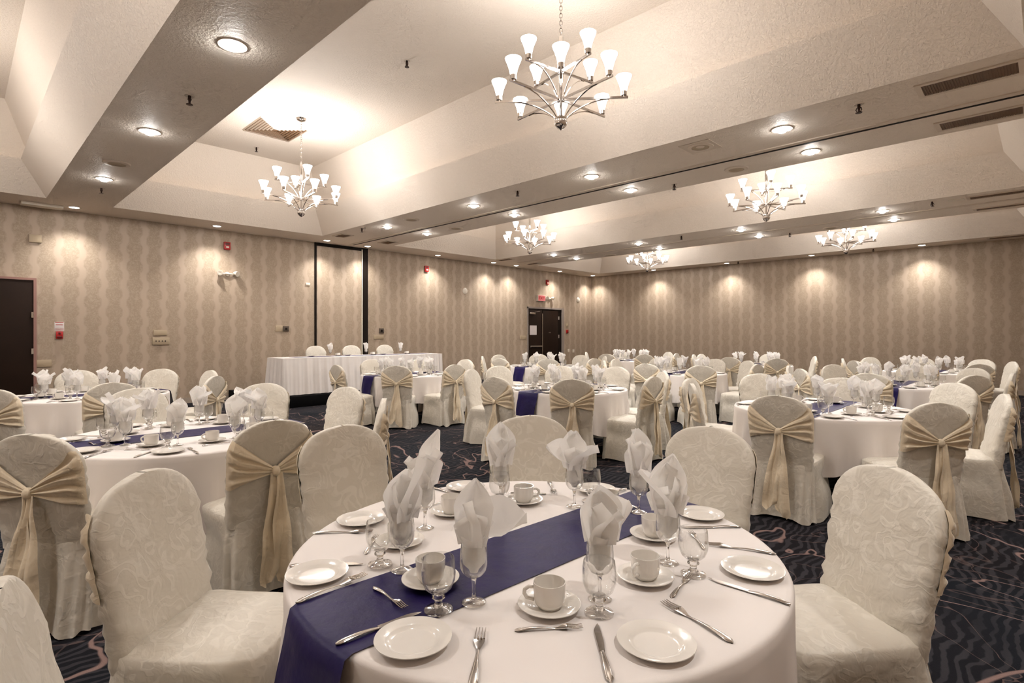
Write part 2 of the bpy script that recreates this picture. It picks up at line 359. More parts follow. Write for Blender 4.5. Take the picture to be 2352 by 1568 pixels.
o = tag(plate('wall_notice', 1.28, 1.42, 1.51, 1.68, M['paper'], 'x', 'sign', .004), 'white notice with red lines above the red pull station', 'sign')
obj('red_lines', MB().box(XL+.004, XL+.005, 1.29, 1.41, 1.667, 1.676).box(XL+.004, XL+.005, 1.30, 1.40, 1.625, 1.634).box(XL+.004, XL+.005, 1.29, 1.41, 1.55, 1.556).mesh('l', M['red'], 0), o)
def emlight(y, z, s, label):
    t = empty('emergency_light', (XL, y, z)); tag(t, label, 'emergency light')
    obj('mount', MB().lathe([(0, .03), (.045, .028), (.05, 0)], 20, M=Matrix.Rotation(PI/2, 4, 'Y')).tube([(.02, -.14, .0), (.05, 0, 0), (.02, .14, .0)], .016).mesh('m', M['white_plastic']), t)
    for k in (-1, 1):
        Mx = Matrix.Translation((.06, k*.13*s, .02)) @ Matrix.Rotation(k*.5, 4, 'Z') @ Matrix.Rotation(PI/2*1.15, 4, 'Y')
        h = obj('lamp_head', MB().lathe([(0, -.05), (.03, -.045), (.05, .0), (.062, .06), (.055, .062), (.0, .05)], 20, M=Mx).mesh('h', M['white_plastic']), t)
emlight(4.23, 2.79, 1.2, 'white twin-head emergency lamp on the left wall'); emlight(15.16, 2.76, 1.2, 'white twin-head emergency lamp beside the red exit sign')
t = tag(obj('exit_sign', MB().box(0, .10, -.20, .20, -.11, .11, bev=.006).mesh('e', M['white_plastic'], 30), None, (XL, 14.68, 2.75)), 'pink red exit sign above the double doors', 'sign')
obj('sign_face', MB().box(.10, .104, -.185, .185, -.095, .095).mesh('f', M['pinksign'], 0), t)
tc = bpy.data.curves.new('exit_letters', 'FONT'); tc.body = 'EXIT'; tc.size = .15; tc.extrude = .002; tc.align_x = 'CENTER'; tc.align_y = 'CENTER'; tc.materials.append(M['red'])
tmp = bpy.data.objects.new('tmp', tc); col.objects.link(tmp); dg = bpy.context.evaluated_depsgraph_get()
lme = bpy.data.meshes.new_from_object(tmp.evaluated_get(dg)); bpy.data.objects.remove(tmp)
lt = obj('letters', lme, t); lt.location = (.107, 0, 0); lt.rotation_euler = (PI/2, 0, PI/2)
for y, z, lb in ((11.16, 2.81, 'round pale wall speaker right of the second red strobe'), (16.93, 2.79, 'round pale sensor near the far corner of the left wall')):
    tag(obj('wall_speaker', MB().lathe([(0, .035), (.05, .03), (.09, .012), (.10, 0)], 24, M=Matrix.Rotation(PI/2, 4, 'Y')).mesh('w', M['white_plastic']), None, (XL, y, z)), lb, 'speaker')

# ------------------------------------------------------------------ ceiling fittings
def ordi(k, n):
    w = ['first', 'second', 'third', 'fourth', 'fifth', 'sixth', 'seventh', 'eighth', 'ninth', 'tenth', 'eleventh', 'twelfth']
    return w[k]
ringm = MB().lathe([(.078, .0), (.082, -.006), (.105, -.008), (.112, 0)], 32).mesh('ring', M['ventframe'])
flatm = MB().lathe([(0, -.012), (.045, -.010), (.08, .002)], 12).mesh('lens', M['lamp2'], 180)
lensm = MB().lathe([(0, -.045), (.036, -.038), (.058, -.014), (.064, .002)], 12).mesh('lens', M['lamp'], 180)
spotd = bpy.data.lights.new('downlight_spot', 'SPOT'); spotd.energy = 108; spotd.spot_size = math.radians(124); spotd.spot_blend = .9; spotd.shadow_soft_size = .07; spotd.color = (1, .965, .93)
wsd = bpy.data.lights.new('washer_spot', 'SPOT'); wsd.energy = 125; wsd.spot_size = math.radians(114); wsd.spot_blend = 1; wsd.shadow_soft_size = .05; wsd.color = (1, .96, .92)
def downlight(x, y, label, ld=None, power=None):
    t = tag(empty('recessed_downlight', (x, y, ZS)), label, 'ceiling light', 'recessed downlights')
    obj('trim_ring', ringm, t); obj('lens', flatm if ld else lensm, t)
    l = bpy.data.objects.new('spot', ld or spotd); col.objects.link(l); l.location = (x, y, ZS-.055)
for k, x in enumerate((-4.6, -7.22, -9.9)): downlight(x, 1.54, '%s bright downlight from the camera in the first dropped beam' % ordi(k, 3))
for k, x in enumerate((-2.1, -4.7, -7.26, -10.03)):
    downlight(x, 6.45, 'downlight on camera side of the track beam, %s from right' % ordi(k, 4))
    downlight(x, 7.49, 'downlight beyond the partition track, %s from right' % ordi(k, 4))
    downlight(x-.06, 12.03, 'downlight on camera side of the far beam, %s from right' % ordi(k, 4))
    downlight(x-.06, 13.08, 'downlight on far side of the far beam, %s from right' % ordi(k, 4))
for k, y in enumerate((1.51, 3.88, 6.35, 7.5, 9.79, 12.02, 13.06, 15.33, 17.35)):
    downlight(-12.52 if y < 7 else -12.58, y, 'wall-washing downlight above the left wall, %s from the dark door' % ordi(k, 9), wsd)
for k, x in enumerate((-2.27, -4.85, -7.33, -9.95)): downlight(x, 17.36, 'wall-washing downlight above the far wall, %s from right' % ordi(k, 4), wsd)
nearspot = spotd.copy(); nearspot.energy = 18; back_fill = spotd.copy(); back_fill.energy = 230
for x, y in [(-2.0, 1.54), (-2.1, -3.4), (-4.7, -3.4), (-7.2, -3.4)]:
    l = bpy.data.objects.new('spot', nearspot); col.objects.link(l); l.location = (x, y, ZS-.055); l.data = nearspot if y > 0 else back_fill  # the ones behind the camera are unseen fill, added without fixtures
for y in (1.5, 3.9, 6.4, 9.8, 13.0):
    l = bpy.data.objects.new('spot', wsd); col.objects.link(l); l.location = (.40, y, ZS-.055)
def sprinkler(x, y, z, label):
    t = tag(empty('sprinkler_head', (x, y, z)), label, 'sprinkler', 'fire sprinklers')
    obj('escutcheon', MB().lathe([(.03, .004), (.03, -.002), (.042, -.004), (.045, .004)], 20).mesh('s', M['ventframe']), t)
    obj('sprinkler_body', MB().lathe([(.014, 0), (.014, -.03), (.02, -.032), (.012, -.045), (.008, -.075), (.03, -.08), (.03, -.084), (0, -.086)], 16).tube([(.018, 0, -.03), (.026, 0, -.055), (.006, 0, -.08)], .004, 6).tube([(-.018, 0, -.03), (-.026, 0, -.055), (-.006, 0, -.08)], .004, 6).mesh('s', M['brass']), t)
sprinkler(-5.88, 1.58, ZS, 'bronze sprinkler, nearer one in the first dropped beam'); sprinkler(-10.57, 1.61, ZS, 'bronze sprinkler, farther one in the first dropped beam')
sprinkler(-1.33, 6.3, ZS, 'bronze sprinkler by the large bronze air grille'); sprinkler(-6.02, 6.28, ZS, 'bronze sprinkler midway along the track beam, camera side'); sprinkler(-10.55, 6.15, ZS, 'bronze sprinkler at far left end of the track beam')
sprinkler(-4.05, 7.68, ZS, 'bronze sprinkler just beyond the partition track'); sprinkler(-1.4, 11.8, ZS, 'bronze sprinkler at right end of the far beam'); sprinkler(-6.06, 11.83, ZS, 'bronze sprinkler midway along the far beam, camera side')
sprinkler(-4.13, 13.19, ZS, 'bronze sprinkler on far side of the far beam')
sprinkler(-3.3, 17.2, ZS, 'bronze sprinkler in the strip above the far wall, right one'); sprinkler(-6.9, 17.2, ZS, 'bronze sprinkler in the strip above the far wall, left one')
sprinkler(-6.06, 4.2, ZT, 'sprinkler on the high ceiling between the two nearest chandeliers'); sprinkler(-10.95, 4.1, ZT, 'sprinkler on the high ceiling left of the square diffuser')
def cspeaker(x, y, label, sq=False):
    t = tag(empty('ceiling_speaker', (x, y, ZS)), label, 'ceiling speaker', 'round ceiling speakers')
    if sq: obj('square_frame', MB().box(-.19, .19, -.19, .19, -.006, 0).mesh('q', M['ventframe'], 0), t)
    obj('speaker_ring', MB().lathe([(.10, -.006), (.105, -.016), (.15, -.012), (.16, 0)], 32).mesh('r', M['ventframe']), t)
    obj('speaker_grille', MB().lathe([(0, -.004), (.05, -.006), (.105, -.010)], 32).mesh('g', M['beige_plastic']), t)
cspeaker(-8.89, 1.52, 'round ceiling speaker in the first dropped beam'); cspeaker(-3.01, 6.36, 'round speaker in a square frame on the track beam', True); cspeaker(-3.06, 7.57, 'round ceiling speaker right across the track from the square-framed one')
cspeaker(-9.03, 6.37, 'round ceiling speaker at left of the track beam, camera side'); cspeaker(-9.09, 7.56, 'round ceiling speaker at left, just beyond the partition track'); cspeaker(-3.29, 13.17, 'round ceiling speaker above the far right chandelier'); cspeaker(-8.94, 13.19, 'round ceiling speaker near the far left chandelier')
def grille(x0, x1, y0, y1, label, white=False):
    t = tag(empty('air_grille', ((x0+x1)/2, (y0+y1)/2, ZS)), label, 'air vent', 'ceiling air grilles')
    a, b = (x1-x0)/2, (y1-y0)/2; w = .045
    mb = MB().box(-a, a, -b, -b+w, -.012, 0).box(-a, a, b-w, b, -.012, 0).box(-a, -a+w, -b+w, b-w, -.012, 0).box(a-w, a, -b+w, b-w, -.012, 0)
    obj('grille_frame', mb.mesh('g', M['ventframe'], 0), t)
    mb = MB().box(-a+w, a-w, -b+w, b-w, -.002, 0); n = int((2*a-2*w)/.02)
    for k in range(n): mb.box(-a+w+k*.02, -a+w+k*.02+.006, -b+w, b-w, -.009, -.002)
    obj('louvres', mb.mesh('l', M['ventframe'] if white else M['vent'], 0), t)
grille(-.87, -.12, 6.18, 6.54, 'large bronze air grille at right on the track beam'); grille(-.87, -.12, 7.42, 7.76, 'large bronze air grille beyond the partition track')
grille(-.95, -.1, 11.78, 12.06, 'bronze air grille at right of the far beam, camera side'); grille(-.95, -.1, 12.98, 13.22, 'bronze air grille at right of the far beam, far side')
grille(-1.0, -.2, 17.1, 17.4, 'bronze air grille in the strip above the far wall'); grille(-11.85, -11.4, 6.13, 6.45, 'small bronze air grille at left of the track beam, camera side')
grille(-11.9, -11.45, 7.37, 7.69, 'small bronze air grille at left beyond the partition track'); grille(-12.1, -11.5, 11.65, 11.9, 'small bronze air grille at left of the far beam, camera side'); grille(-12.1, -11.6, 12.95, 13.2, 'small bronze air grille at left of the far beam, far side')
tag(obj('linear_diffuser', MB().box(-12.72, -12.5, .80, 1.36, ZS-.05, ZS+.004, bev=.004).mesh('ld', M['white_plastic'], 30)), 'long white slot diffuser under the ceiling above the dark door', 'air vent')
tag(obj('access_panel', MB().box(-1.2, -.98, 11.85, 12.02, ZS-.008, ZS+.004).mesh('ap', M['white_plastic'], 0)), 'white access panel beside the bronze grille of the far beam', 'access panel')
# square louvred diffuser on the high ceiling
t = tag(empty('ceiling_diffuser', (-9.75, 3.98, ZT)), 'square louvred air diffuser on the high ceiling by the left chandelier', 'air vent')
mb = MB(); S = .42
for k in range(8):
    a = S - k*.05; b_ = a - .014
    pa = [(-a, -a, -.004), (a, -a, -.004), (a, a, -.004), (-a, a, -.004)]; pb = [(-b_, -b_, -.022), (b_, -b_, -.022), (b_, b_, -.022), (-b_, b_, -.022)]
    for i in range(4): mb.add([pa[i], pa[(i+1) % 4], pb[(i+1) % 4], pb[i]], [(0, 1, 2, 3)])
obj('vanes', mb.mesh('v', M['ventframe'], 0), t); obj('dark_throat', MB().box(-S+.01, S-.01, -S+.01, S-.01, -.003, 0).mesh('v', M['vent'], 0), t)

# ------------------------------------------------------------------ chandeliers
def make_chandelier():
    t = empty('chandelier')                                   # origin at the finial tip
    n = ZT-3.42
    obj('canopy', MB().lathe([(0, -.05), (.02, -.05), (.07, -.03), (.085, 0)], 28, (0, 0, n)).mesh('c', M['chrome']), t)
    mb = MB(); z = .93
    k = 0
    while z < n-.05:
        pts = []
        for q in range(10):
            a = 2*PI*q/10; h = .016*math.cos(a); v = .024*math.sin(a)
            pts.append((h, 0, z+v) if k % 2 else (0, h, z+v))
        mb.tube(pts, .0035, 5, closed=True); z += .036; k += 1
    obj('chain', mb.mesh('c', M['chrome']), t)
    obj('pole', MB().lathe([(.0, .14), (.016, .14), (.016, .62), (.022, .64), (.022, .90), (.008, .92), (.0, .92)], 16).mesh('p', M['chrome']), t)
    obj('finial', MB().lathe([(0, 0), (.012, .012), (.03, .02), (.058, .05), (.064, .075), (.058, .10), (.062, .105), (.062, .12), (.035, .14), (0, .145)], 24).mesh('f', M['chrome']), t)
    obj('hub', MB().lathe([(.0, .275), (.035, .28), (.035, .325), (0, .33)], 16).lathe([(.0, .545), (.03, .55), (.03, .60), (0, .605)], 16).mesh('h', M['chrome']), t)
    shade = MB().lathe([(.026, 0), (.031, .02), (.040, .065), (.056, .11), (.070, .142), (.074, .158), (.070, .158), (.054, .112), (.036, .065), (.024, .004)], 24).mesh('shade', M['shade'], 180)
    sock = MB().lathe([(0, -.03), (.008, -.03), (.01, -.012), (.028, -.01), (.03, .028), (.026, .03), (0, .03)], 16).mesh('socket', M['chrome'])
    def arm(L_, zb, zc, name):
        mb = MB().box(.03, L_, -.008, .008, zb-.010, zb+.010)
        pts = []
        for q in range(13):
            s = q/12; r = lerp(.05, L_*.72, s); z = zc+(zb-.012-zc)*math.sin(s*PI/2)**.8
            pts.append((r, 0, z))
        return mb.tube(pts, .006, 6).mesh(name, M['chrome'])
    lo, up = arm(.64, .30, .11, 'low'), arm(.42, .57, .33, 'up')
    for k in range(12):
        ph = (k*PI/4) if k < 8 else (k*PI/2+PI/8+.3); Lr, zb = (.60, .30) if k < 8 else (.385, .57)
        a = obj('arm', lo if k < 8 else up, t, rot=(0, 0, ph))
        obj('socket', sock, a, (Lr, 0, zb+.025)); obj('glass_shade', shade, a, (Lr, 0, zb+.045))
    return t
ch0 = make_chandelier(); scan(ch0)
pl = bpy.data.lights.new('chandelier_glow', 'POINT'); pl.energy = 84; pl.shadow_soft_size = .25; pl.color = (1, .962, .93)
CHN = [(-3.35, 4.10, 'chandelier nearest the camera, twelve frosted shades on chrome arms'), (-8.95, 4.08, 'chandelier nearest the left wall, beside the square diffuser'), (-3.5, 9.95, 'right chandelier beyond the partition track'), (-9.1, 9.93, 'left chandelier beyond the partition track'), (-3.52, 15.4, 'right chandelier before the far wall'), (-9.05, 15.4, 'left chandelier before the far wall, by the far corner')]
for k, (x, y, lb) in enumerate(CHN):
    c = ch0 if k == 0 else dup(ch0, (x, y, 3.42), 0)
    c.location = (x, y, 3.42); c.rotation_euler = (0, 0, math.atan2(y, x)+PI/2 if k == 0 else k*.7)
    tag(c, lb, 'chandelier', 'chrome chandeliers')
pl2 = pl.copy(); pl2.energy = 150; pl_fill = pl.copy(); pl_fill.energy = 110
for x, y in [(c[0], c[1]) for c in CHN]+[(-3.4, -.95), (-9.0, -.95)]:
    l = bpy.data.objects.new('chandelier_or_fill_lamp', pl2 if (x, y) == (-8.95, 4.08) else (pl_fill if y < 0 else pl)); col.objects.link(l); l.location = (x, y, 3.98)  # last two: unseen lamps added behind the camera, no chandelier modelled there

# ------------------------------------------------------------------ covered chair
def make_chair():
    t = empty('banquet_chair')
    def prof(z):
        za = .80
        if z < za: w = .222+.016*(z-.44)/.36
        else: w = .238*max(0, 1-((z-za)/(.972-za))**2.25)**(1/2.25)
        th = lerp(.050, .033, sstep(.44, .95, z))*(1 if z < za else lerp(1, .55, ((z-za)/.172)**2))
        yc = -.205-.095*max(0, (z-.40)/.57)**1.15
        return w, th, yc
    zs = [.40+.40*i/15 for i in range(16)]+[.80+.172*math.sin(i/12*PI/2) for i in range(1, 13)]
    n = 56; rows = []
    for z in zs:
        w, th, yc = prof(z); w = max(w, .004); row = []
        for k in range(n):
            a = 2*PI*k/n; ca, sa = math.cos(a), math.sin(a)
            x = w*math.copysign(abs(ca)**.42, ca); y = th*math.copysign(abs(sa)**.6, sa)
            side = sstep(.82, 1.0, abs(x)/w)*(1-sstep(.80, .86, z))
            d = .007*side*math.sin(z*105+6*noise.noise(Vector((x*3, y*4, z*5)))) + .004*noise.noise(Vector((x*9, y*9, z*14)))
            low = 1-sstep(.44, .66, z); dg_ = math.sin((z*1.0-abs(x)*.55)*78+2*noise.noise(Vector((x*5, 2, z*4))))
            pull_ = .007*low*dg_*sstep(.02, .16, abs(x))+.008*noise.noise(Vector((x*4+z*5, 3, z*9-x*5)))
            row.append((x*(1+d*2.2), yc+y+(pull_ if y > 0 else .5*pull_)+d*(.5 if y > 0 else -.5), z+.004*noise.noise(Vector((x*7, 9, z)))))
        rows.append(row)
    obj('back_cover', MB().grid(rows, cu=True).mesh('back', M['damask'], 180), t)
    # seat and skirt
    n = 96
    def outl(a, hx, y0, y1):
        ca, sa = math.cos(a), math.sin(a); yc = (y0+y1)/2; hy = (y1-y0)/2
        return hx*math.copysign(abs(ca)**.36, ca), yc+hy*math.copysign(abs(sa)**.36, sa)
    rows = []
    for s in (.0005, .06, .3, .55, .75, .88, .96, 1.0):
        row = []
        for k in range(n):
            x, y = outl(2*PI*k/n, .230*s, -.02-.238*s, .01+.235*s)
            row.append((x, y, .487-.03*s**6+.006*noise.noise(Vector((x*8, y*8, 1)))+.004*noise.noise(Vector((x*22+y*9, y*11, 4)))))
        rows.append(row)
    for q in range(1, 15):
        s = q/14; z = .457-.445*s; row = []
        for k in range(n):
            a = 2*PI*k/n; x, y = outl(a, .230+.030*s, -.258-.062*s**1.2, .245+.028*s)
            nx, ny = math.cos(a), math.sin(a)
            fold = math.sin(9*a+.8)+.7*math.sin(15*a+2.1+s)+.5*math.sin(5*a+.4)+1.1*noise.noise(Vector((nx*2.2, ny*2.2, z*3)))
            am = .0165*sstep(0, .7, s)
            tuck = -.035*math.exp(-((s-.34)/.16)**2)*sum(math.exp(-((math.atan2(math.sin(a-c), math.cos(a-c)))/.22)**2) for c in (.15, PI-.15))
            row.append((x+nx*(fold*am+tuck), y+ny*(fold*am+tuck*.3), z+.012*s*math.sin(7*a)*(1 if s > .9 else 0)))
        rows.append(row)
    obj('seat_skirt', MB().grid(rows, cu=True).mesh('skirt', M['damask'], 180), t)
    # sash: two fans gathered into a knot, then two tails
    def bsurf(u, z):
        w, th, yc = prof(z); a = u*PI/2
        x = w*math.copysign(abs(math.sin(a))**.55, a)
        return x, yc-th*abs(math.cos(a))**.6
    rows = []; NV = 26
    for i in range(61):
        u = -1+2*i/60; row = []
        au = min(1, abs(bsurf(u, .74)[0])/.232)
        for j in range(NV):
            v = j/(NV-1)*2-1
            z = .695+.062*au+v*(.014+.118*au)+.006*au*math.sin(6*u+v*3)
            x, y = bsurf(u, z)
            ple = math.sin(v*PI*3.9+u*1.3)*.7+math.sin(v*PI*7.3+2+3*u)*.45
            off = .021+.010*math.sqrt(max(0, 1-v*v))*(1-au)+.013*ple*min(1, .35+au)*(1-.6*abs(u)**8)*(1-.5*abs(v)**6)-.004*abs(v)**4
            k = 1 if abs(u) < .75 else lerp(1, .30, (abs(u)-.75)/.25)
            row.append((x*(1+.03*(1-k)), y-off*k, z))
        rows.append(row)
    s = obj('sash', MB().grid(rows).mesh('sash', M['sash'], 180), t)
    w, th, yc = prof(.695); yb = yc-th
    rows = []
    for i in range(9):
        la = -PI/2+PI*i/8; rows.append([(.027*math.cos(la)*math.cos(b_)*(1+.15*math.sin(5*b_)), yb-.026+.022*math.cos(la)*math.sin(b_), .692+.030*math.sin(la)) for b_ in [2*PI*q/18 for q in range(18)]])
    obj('knot', MB().grid(rows, cu=True).mesh('knot', M['sash'], 180), s)
    for sd, ln, ph in ((-1, .585, 0), (1, .635, 1.7)):
        rows = []
        for i in range(25):
            q = i/24; z = .685-ln*q; wd = (.016+.040*sstep(0, .55, q))*(1 if q < .93 else math.sqrt(max(.05, 1-((q-.93)/.075)**2)))
            yb2 = lerp(yb-.034, -.358, sstep(0, .85, q)); row = []
            for j in range(9):
                v = j/8*2-1
                x = sd*(.012+.034*q)+v*wd; f = .010*math.sin(v*4+ph+q*3)*(.4+q)+.004*math.sin(q*17+ph+v)
                row.append((x+.008*math.sin(q*5+ph), yb2-.004*sd+f, z-.02*q*v*sd))
            rows.append(row)
        obj('tail', MB().grid(rows).mesh('tail', M['sash'], 180), s)
    return t
TBL = dict(A1=(-1.213, 1.346), A2=(-4.249, 1.145), A3=(-7.809, 1.09), B1=(-1.493, 5.688), B2=(-4.405, 5.511), B3=(-7.994, 5.526),
           C1=(-1.483, 9.167), C2=(-4.707, 9.202), C3=(-7.898, 9.061), D1=(-1.501, 12.674), D2=(-4.704, 12.703), D3=(-7.95, 12.703))
TN = dict(A1='the front table', A2='the table left of the front table', A3='the table by the left wall door', B1='the right table of the second row', B2='the middle table of the second row',
          B3='the table facing the skirted head table', C1='the right table of the third row', C2='the middle table of the third row', C3='the table before the double doors',
          D1='the right table along the far wall', D2='the middle table along the far wall', D3='the table by the far corner')
CHAIRS = {
 'A1': [(-139, 1.36), (-98, 1.31), (51, 1.3), (92, 1.4), (133, 1.41), (177, 1.43)],
 'A2': [(-179, 1.54), (-49, 1.17), (6, 1.13), (58, 1.31), (104, 1.41), (142, 1.59)],
 'A3': [(-37, 1.44), (0, 1.11), (48, 1.39), (99, 1.33), (137, 1.37), (177, 1.49)],
 'B1': [(-177, 1.29), (-146, 1.14), (-91, 1.11), (-41, 1.28), (10, 1.28), (56, 1.51), (97, 1.21), (131, 1.57)],
 'B2': [(-157, 1.37), (-91, 1.26), (-48, 1.18), (2, 1.22), (47, 1.26), (97, 1.39), (133, 1.33), (170, 1.6)],
 'B3': [(-89, 1.31), (-41, 1.19), (3, 1.24), (91, 1.39), (132, 1.2), (175, 1.33)],
 'C1': [(-170, 1.35), (-137, 1.31), (-94, 1.25), (-42, 1.19), (0, 1.19), (54, 1.29), (90, 1.41), (144, 1.14)],
 'C2': [(-176, 1.35), (-142, 1.38), (-90, 1.25), (-51, 1.45), (-4, 1.37), (51, 1.28), (88, 1.26), (134, 1.48)],
 'C3': [(-178, 1.39), (-137, 1.34), (-87, 1.42), (-45, 1.26), (-4, 1.42), (46, 1.36), (84, 1.2), (136, 1.37)],
 'D1': [(-169, 1.42), (-132, 1.5), (-90, 1.4), (-56, 1.28), (22, 1.15), (63, 1.39), (105, 1.42), (142, 1.47)],
 'D2': [(-167, 1.36), (-94, 1.25), (-55, 1.5), (27, 1.2), (98, 1.5), (176, 1.33)],
 'D3': [(-146, 1.2), (-81, 1.5), (-45, 1.45), (11, 1.22), (64, 1.1), (136, 1.2)]}
chair0 = make_chair(); scan(chair0); used = [False]
REG = []                                                       # (object, phrase, category, group, table, x, y)
def place(first, x, y, z, rz):
    if not FIRST.get(first.name): FIRST[first.name] = True; o = first
    else: o = dup(first, (x, y, z), rz)
    o.location = (x, y, z); o.rotation_euler = (0, 0, rz); return o
FIRST = {}
for T, lst in CHAIRS.items():
    tx, ty = TBL[T]
    for a, r in lst:
        r = max(r, 1.17); ar = math.radians(a); d = Vector((-math.cos(ar), -math.sin(ar)))
        bx, by = tx-d.x*r, ty-d.y*r; ox, oy = bx+d.x*.295, by+d.y*.295
        jit = rnd.uniform(-.07, .07)
        o = place(chair0, ox, oy, 0, math.atan2(d.y, d.x)-PI/2+jit)
        vd = Vector((ox, oy)).normalized(); dt = vd.dot(d)
        ph = 'ivory chair, sash showing,' if dt > .45 else ('ivory chair, plain front showing,' if dt < -.35 else 'ivory chair seen side-on,')
        REG.append((o, ph, 'chair', 'covered chairs around the round tables', T, ox, oy, 'at'))

# ------------------------------------------------------------------ tables, cloths, runners
ZTOP = .762; RT = .765
tabm = MB().lathe([(0, .745), (.755, .745), (.758, .738), (.755, .722), (0, .722)], 64).mesh('top', M['grey_plastic'])
legm = MB().tube([(.30, .05, .72), (.30, .05, .02)], .014, 8).tube([(.30, -.05, .72), (.30, -.05, .02)], .014, 8).tube([(.30, -.05, .30), (.30, .05, .30)], .012, 8).mesh('leg', M['grey_plastic'])
def cloth_mesh(seed):
    r_ = random.Random(seed); n = 224; rows = []; p = [r_.uniform(0, 6.28) for _ in range(6)]
    prof = [(.001, 0), (.25, 0), (.5, 0), (.70, 0), (.745, 0), (.757, -.001), (.764, -.005), (.768, -.012)]
    for r, z in prof: rows.append([(r*math.cos(2*PI*k/n), r*math.sin(2*PI*k/n), ZTOP+z) for k in range(n)])
    for q in range(1, 17):
        s = q/16; row = []
        for k in range(n):
            a = 2*PI*k/n
            drop = .44+.035*math.cos(4*a+p[0])+.015*math.sin(9*a+p[1])
            f = math.sin(13*a+p[2]+.6*math.sin(3*a+p[5]))+.7*math.sin(21*a+p[3])+.5*math.sin(8*a+p[4])
            f = .75*(1.3-2.2*abs(math.sin(11*a+p[2]+.5*math.sin(3*a+p[5])))**.8)+.45*(1.2-2*abs(math.sin(7.5*a*2+p[3])))*s+.25*f+.6*noise.noise(Vector((math.cos(a)*3, math.sin(a)*3, seed)))
            f = min(f, 1.1); r = .768+.014*s+.024*f*sstep(0, .8, s)
            row.append((r*math.cos(a), r*math.sin(a), ZTOP-.012-drop*s))
        rows.append(row)
    return MB().grid(rows, cu=True).mesh('cloth', M['cloth'], 180)
CL = [cloth_mesh(s) for s in (1, 2, 3)]
def runner_mesh(seed):
    r_ = random.Random(seed); rows = []; n = 15
    for j in range(n):
        v = j/(n-1)*2-1; t = v*.152; Lh = math.sqrt((RT+.004)**2-t*t); row = []
        ss = [-1]; 
        for q in range(33):
            s = q/32*2-1; row.append((t, s*(Lh-.012), ZTOP+.0035))
        def end(sg):
            e = []
            for q in range(1, 19):
                h = q/18; dz = .40*h
                y = Lh+.016+.036*sstep(0, .6, h)+.010*math.sin(v*5+seed+h*2)*h
                e.append((t*(1-.08*h)+.006*math.sin(h*6+seed), sg*(y if q > 1 else Lh+.009), ZTOP+.001-dz if q > 1 else ZTOP-.002))
            return e
        rows.append(list(reversed(end(-1)))+row+end(1))
    return MB().grid(rows).mesh('runner', M['navy'], 180)
RM = [runner_mesh(s) for s in (1, 2)]
for i, (T, (x, y)) in enumerate(TBL.items()):
    t = empty('round_table', (x, y, 0), i*.4); tag(t, 'round folding banquet table hidden under the cloth of '+TN[T], 'table', 'round banquet tables')
    obj('tabletop', tabm, t)
    for k in range(2): obj('folding_leg', legm, t, rot=(0, 0, k*PI))
    tag(obj('tablecloth', CL[i % 3], None, (x, y, 0), (0, 0, i*1.1)), 'white tablecloth draped over '+TN[T], 'tablecloth', 'white round tablecloths')
    rx = x+(.034 if T == 'A1' else rnd.uniform(-.02, .02)); ra = -.049 if T == 'A1' else rnd.uniform(-.03, .03)
    tag(obj('table_runner', RM[i % 2], None, (rx, y, 0), (0, 0, ra)), 'navy satin runner laid across '+TN[T], 'table runner', 'navy table runners')

# ------------------------------------------------------------------ tableware
platem = MB().lathe([(0, .004), (.046, .004), (.052, .0048), (.058, .0088), (.0625, .0105), (.083, .0150), (.0855, .0152), (.0860, .0138), (.058, .004), (.048, 0), (0, 0)], 56).mesh('plate', M['china'], 60)
saucerm = MB().lathe([(0, .005), (.026, .005), (.028, .0065), (.034, .006), (.050, .010), (.076, .0175), (.079, .0172), (.079, .0155), (.050, .006), (.036, 0), (0, 0)], 48).mesh('saucer', M['china'], 60)
cupm = MB().lathe([(0, 0), (.026, 0), (.029, .002), (.0295, .005), (.0345, .009), (.0380, .016), (.0393, .026), (.0402, .045), (.0408, .061), (.0405, .0635), (.0390, .0635), (.0380, .058), (.0370, .026), (.0345, .015), (.028, .009), (0, .007)], 40).mesh('cup', M['china'], 50)
hp = [(-.0395+.003, 0, .050), (-.052, 0, .051), (-.062, 0, .044), (-.063, 0, .034), (-.057, 0, .024), (-.0385, 0, .019)]
hs = []
for i in range(len(hp)-1):
    for q in range(4): hs.append(tuple(lerp(hp[i][k], hp[i+1][k], q/4) for k in range(3)))
handm = MB().tube(hs+[hp[-1]], .0048, 8).mesh('handle', M['china'], 180)
def make_cup():
    o = obj('coffee_cup', cupm); obj('cup_handle', handm, o); return o
# wine glass and goblet
w_bowl = [(.004, .064), (.014, .066), (.026, .074), (.034, .088), (.0365, .103), (.0355, .125), (.0325, .150), (.0317, .1505), (.0345, .125), (.0355, .103), (.033, .089), (.025, .0755), (.013, .068), (0, .067)]
w_stem = [(0, .066), (.010, .066), (.006, .058), (.0045, .045), (.0045, .020), (.007, .010), (0, .009)]
w_foot = [(0, .012), (.008, .010), (.022, .0045), (.031, .002), (.0315, .001), (.030, 0), (0, 0)]
g_bowl = [(.012, .044), (.024, .048), (.034, .058), (.0405, .075), (.0425, .092), (.0410, .112), (.0385, .131), (.0376, .1315), (.0398, .112), (.0412, .092), (.039, .076), (.032, .060), (.022, .052), (0, .049)]
g_stem = [(0, .046), (.016, .046), (.011, .040), (.0165, .036), (.0165, .032), (.010, .028), (.0095, .018), (.014, .011), (0, .010)]
g_foot = [(0, .014), (.014, .012), (.026, .006), (.0355, .0035), (.036, .0015), (.034, 0), (0, 0)]
def glass_thing(name, bw, st, ft):
    t = empty(name)
    obj('bowl', MB().lathe(bw, 40).mesh('bowl', M['glass'], 60), t); obj('stem', MB().lathe(st, 24).mesh('stem', M['solid_glass'], 60), t); obj('foot', MB().lathe(ft, 32).mesh('foot', M['foot_glass'], 60), t); return t
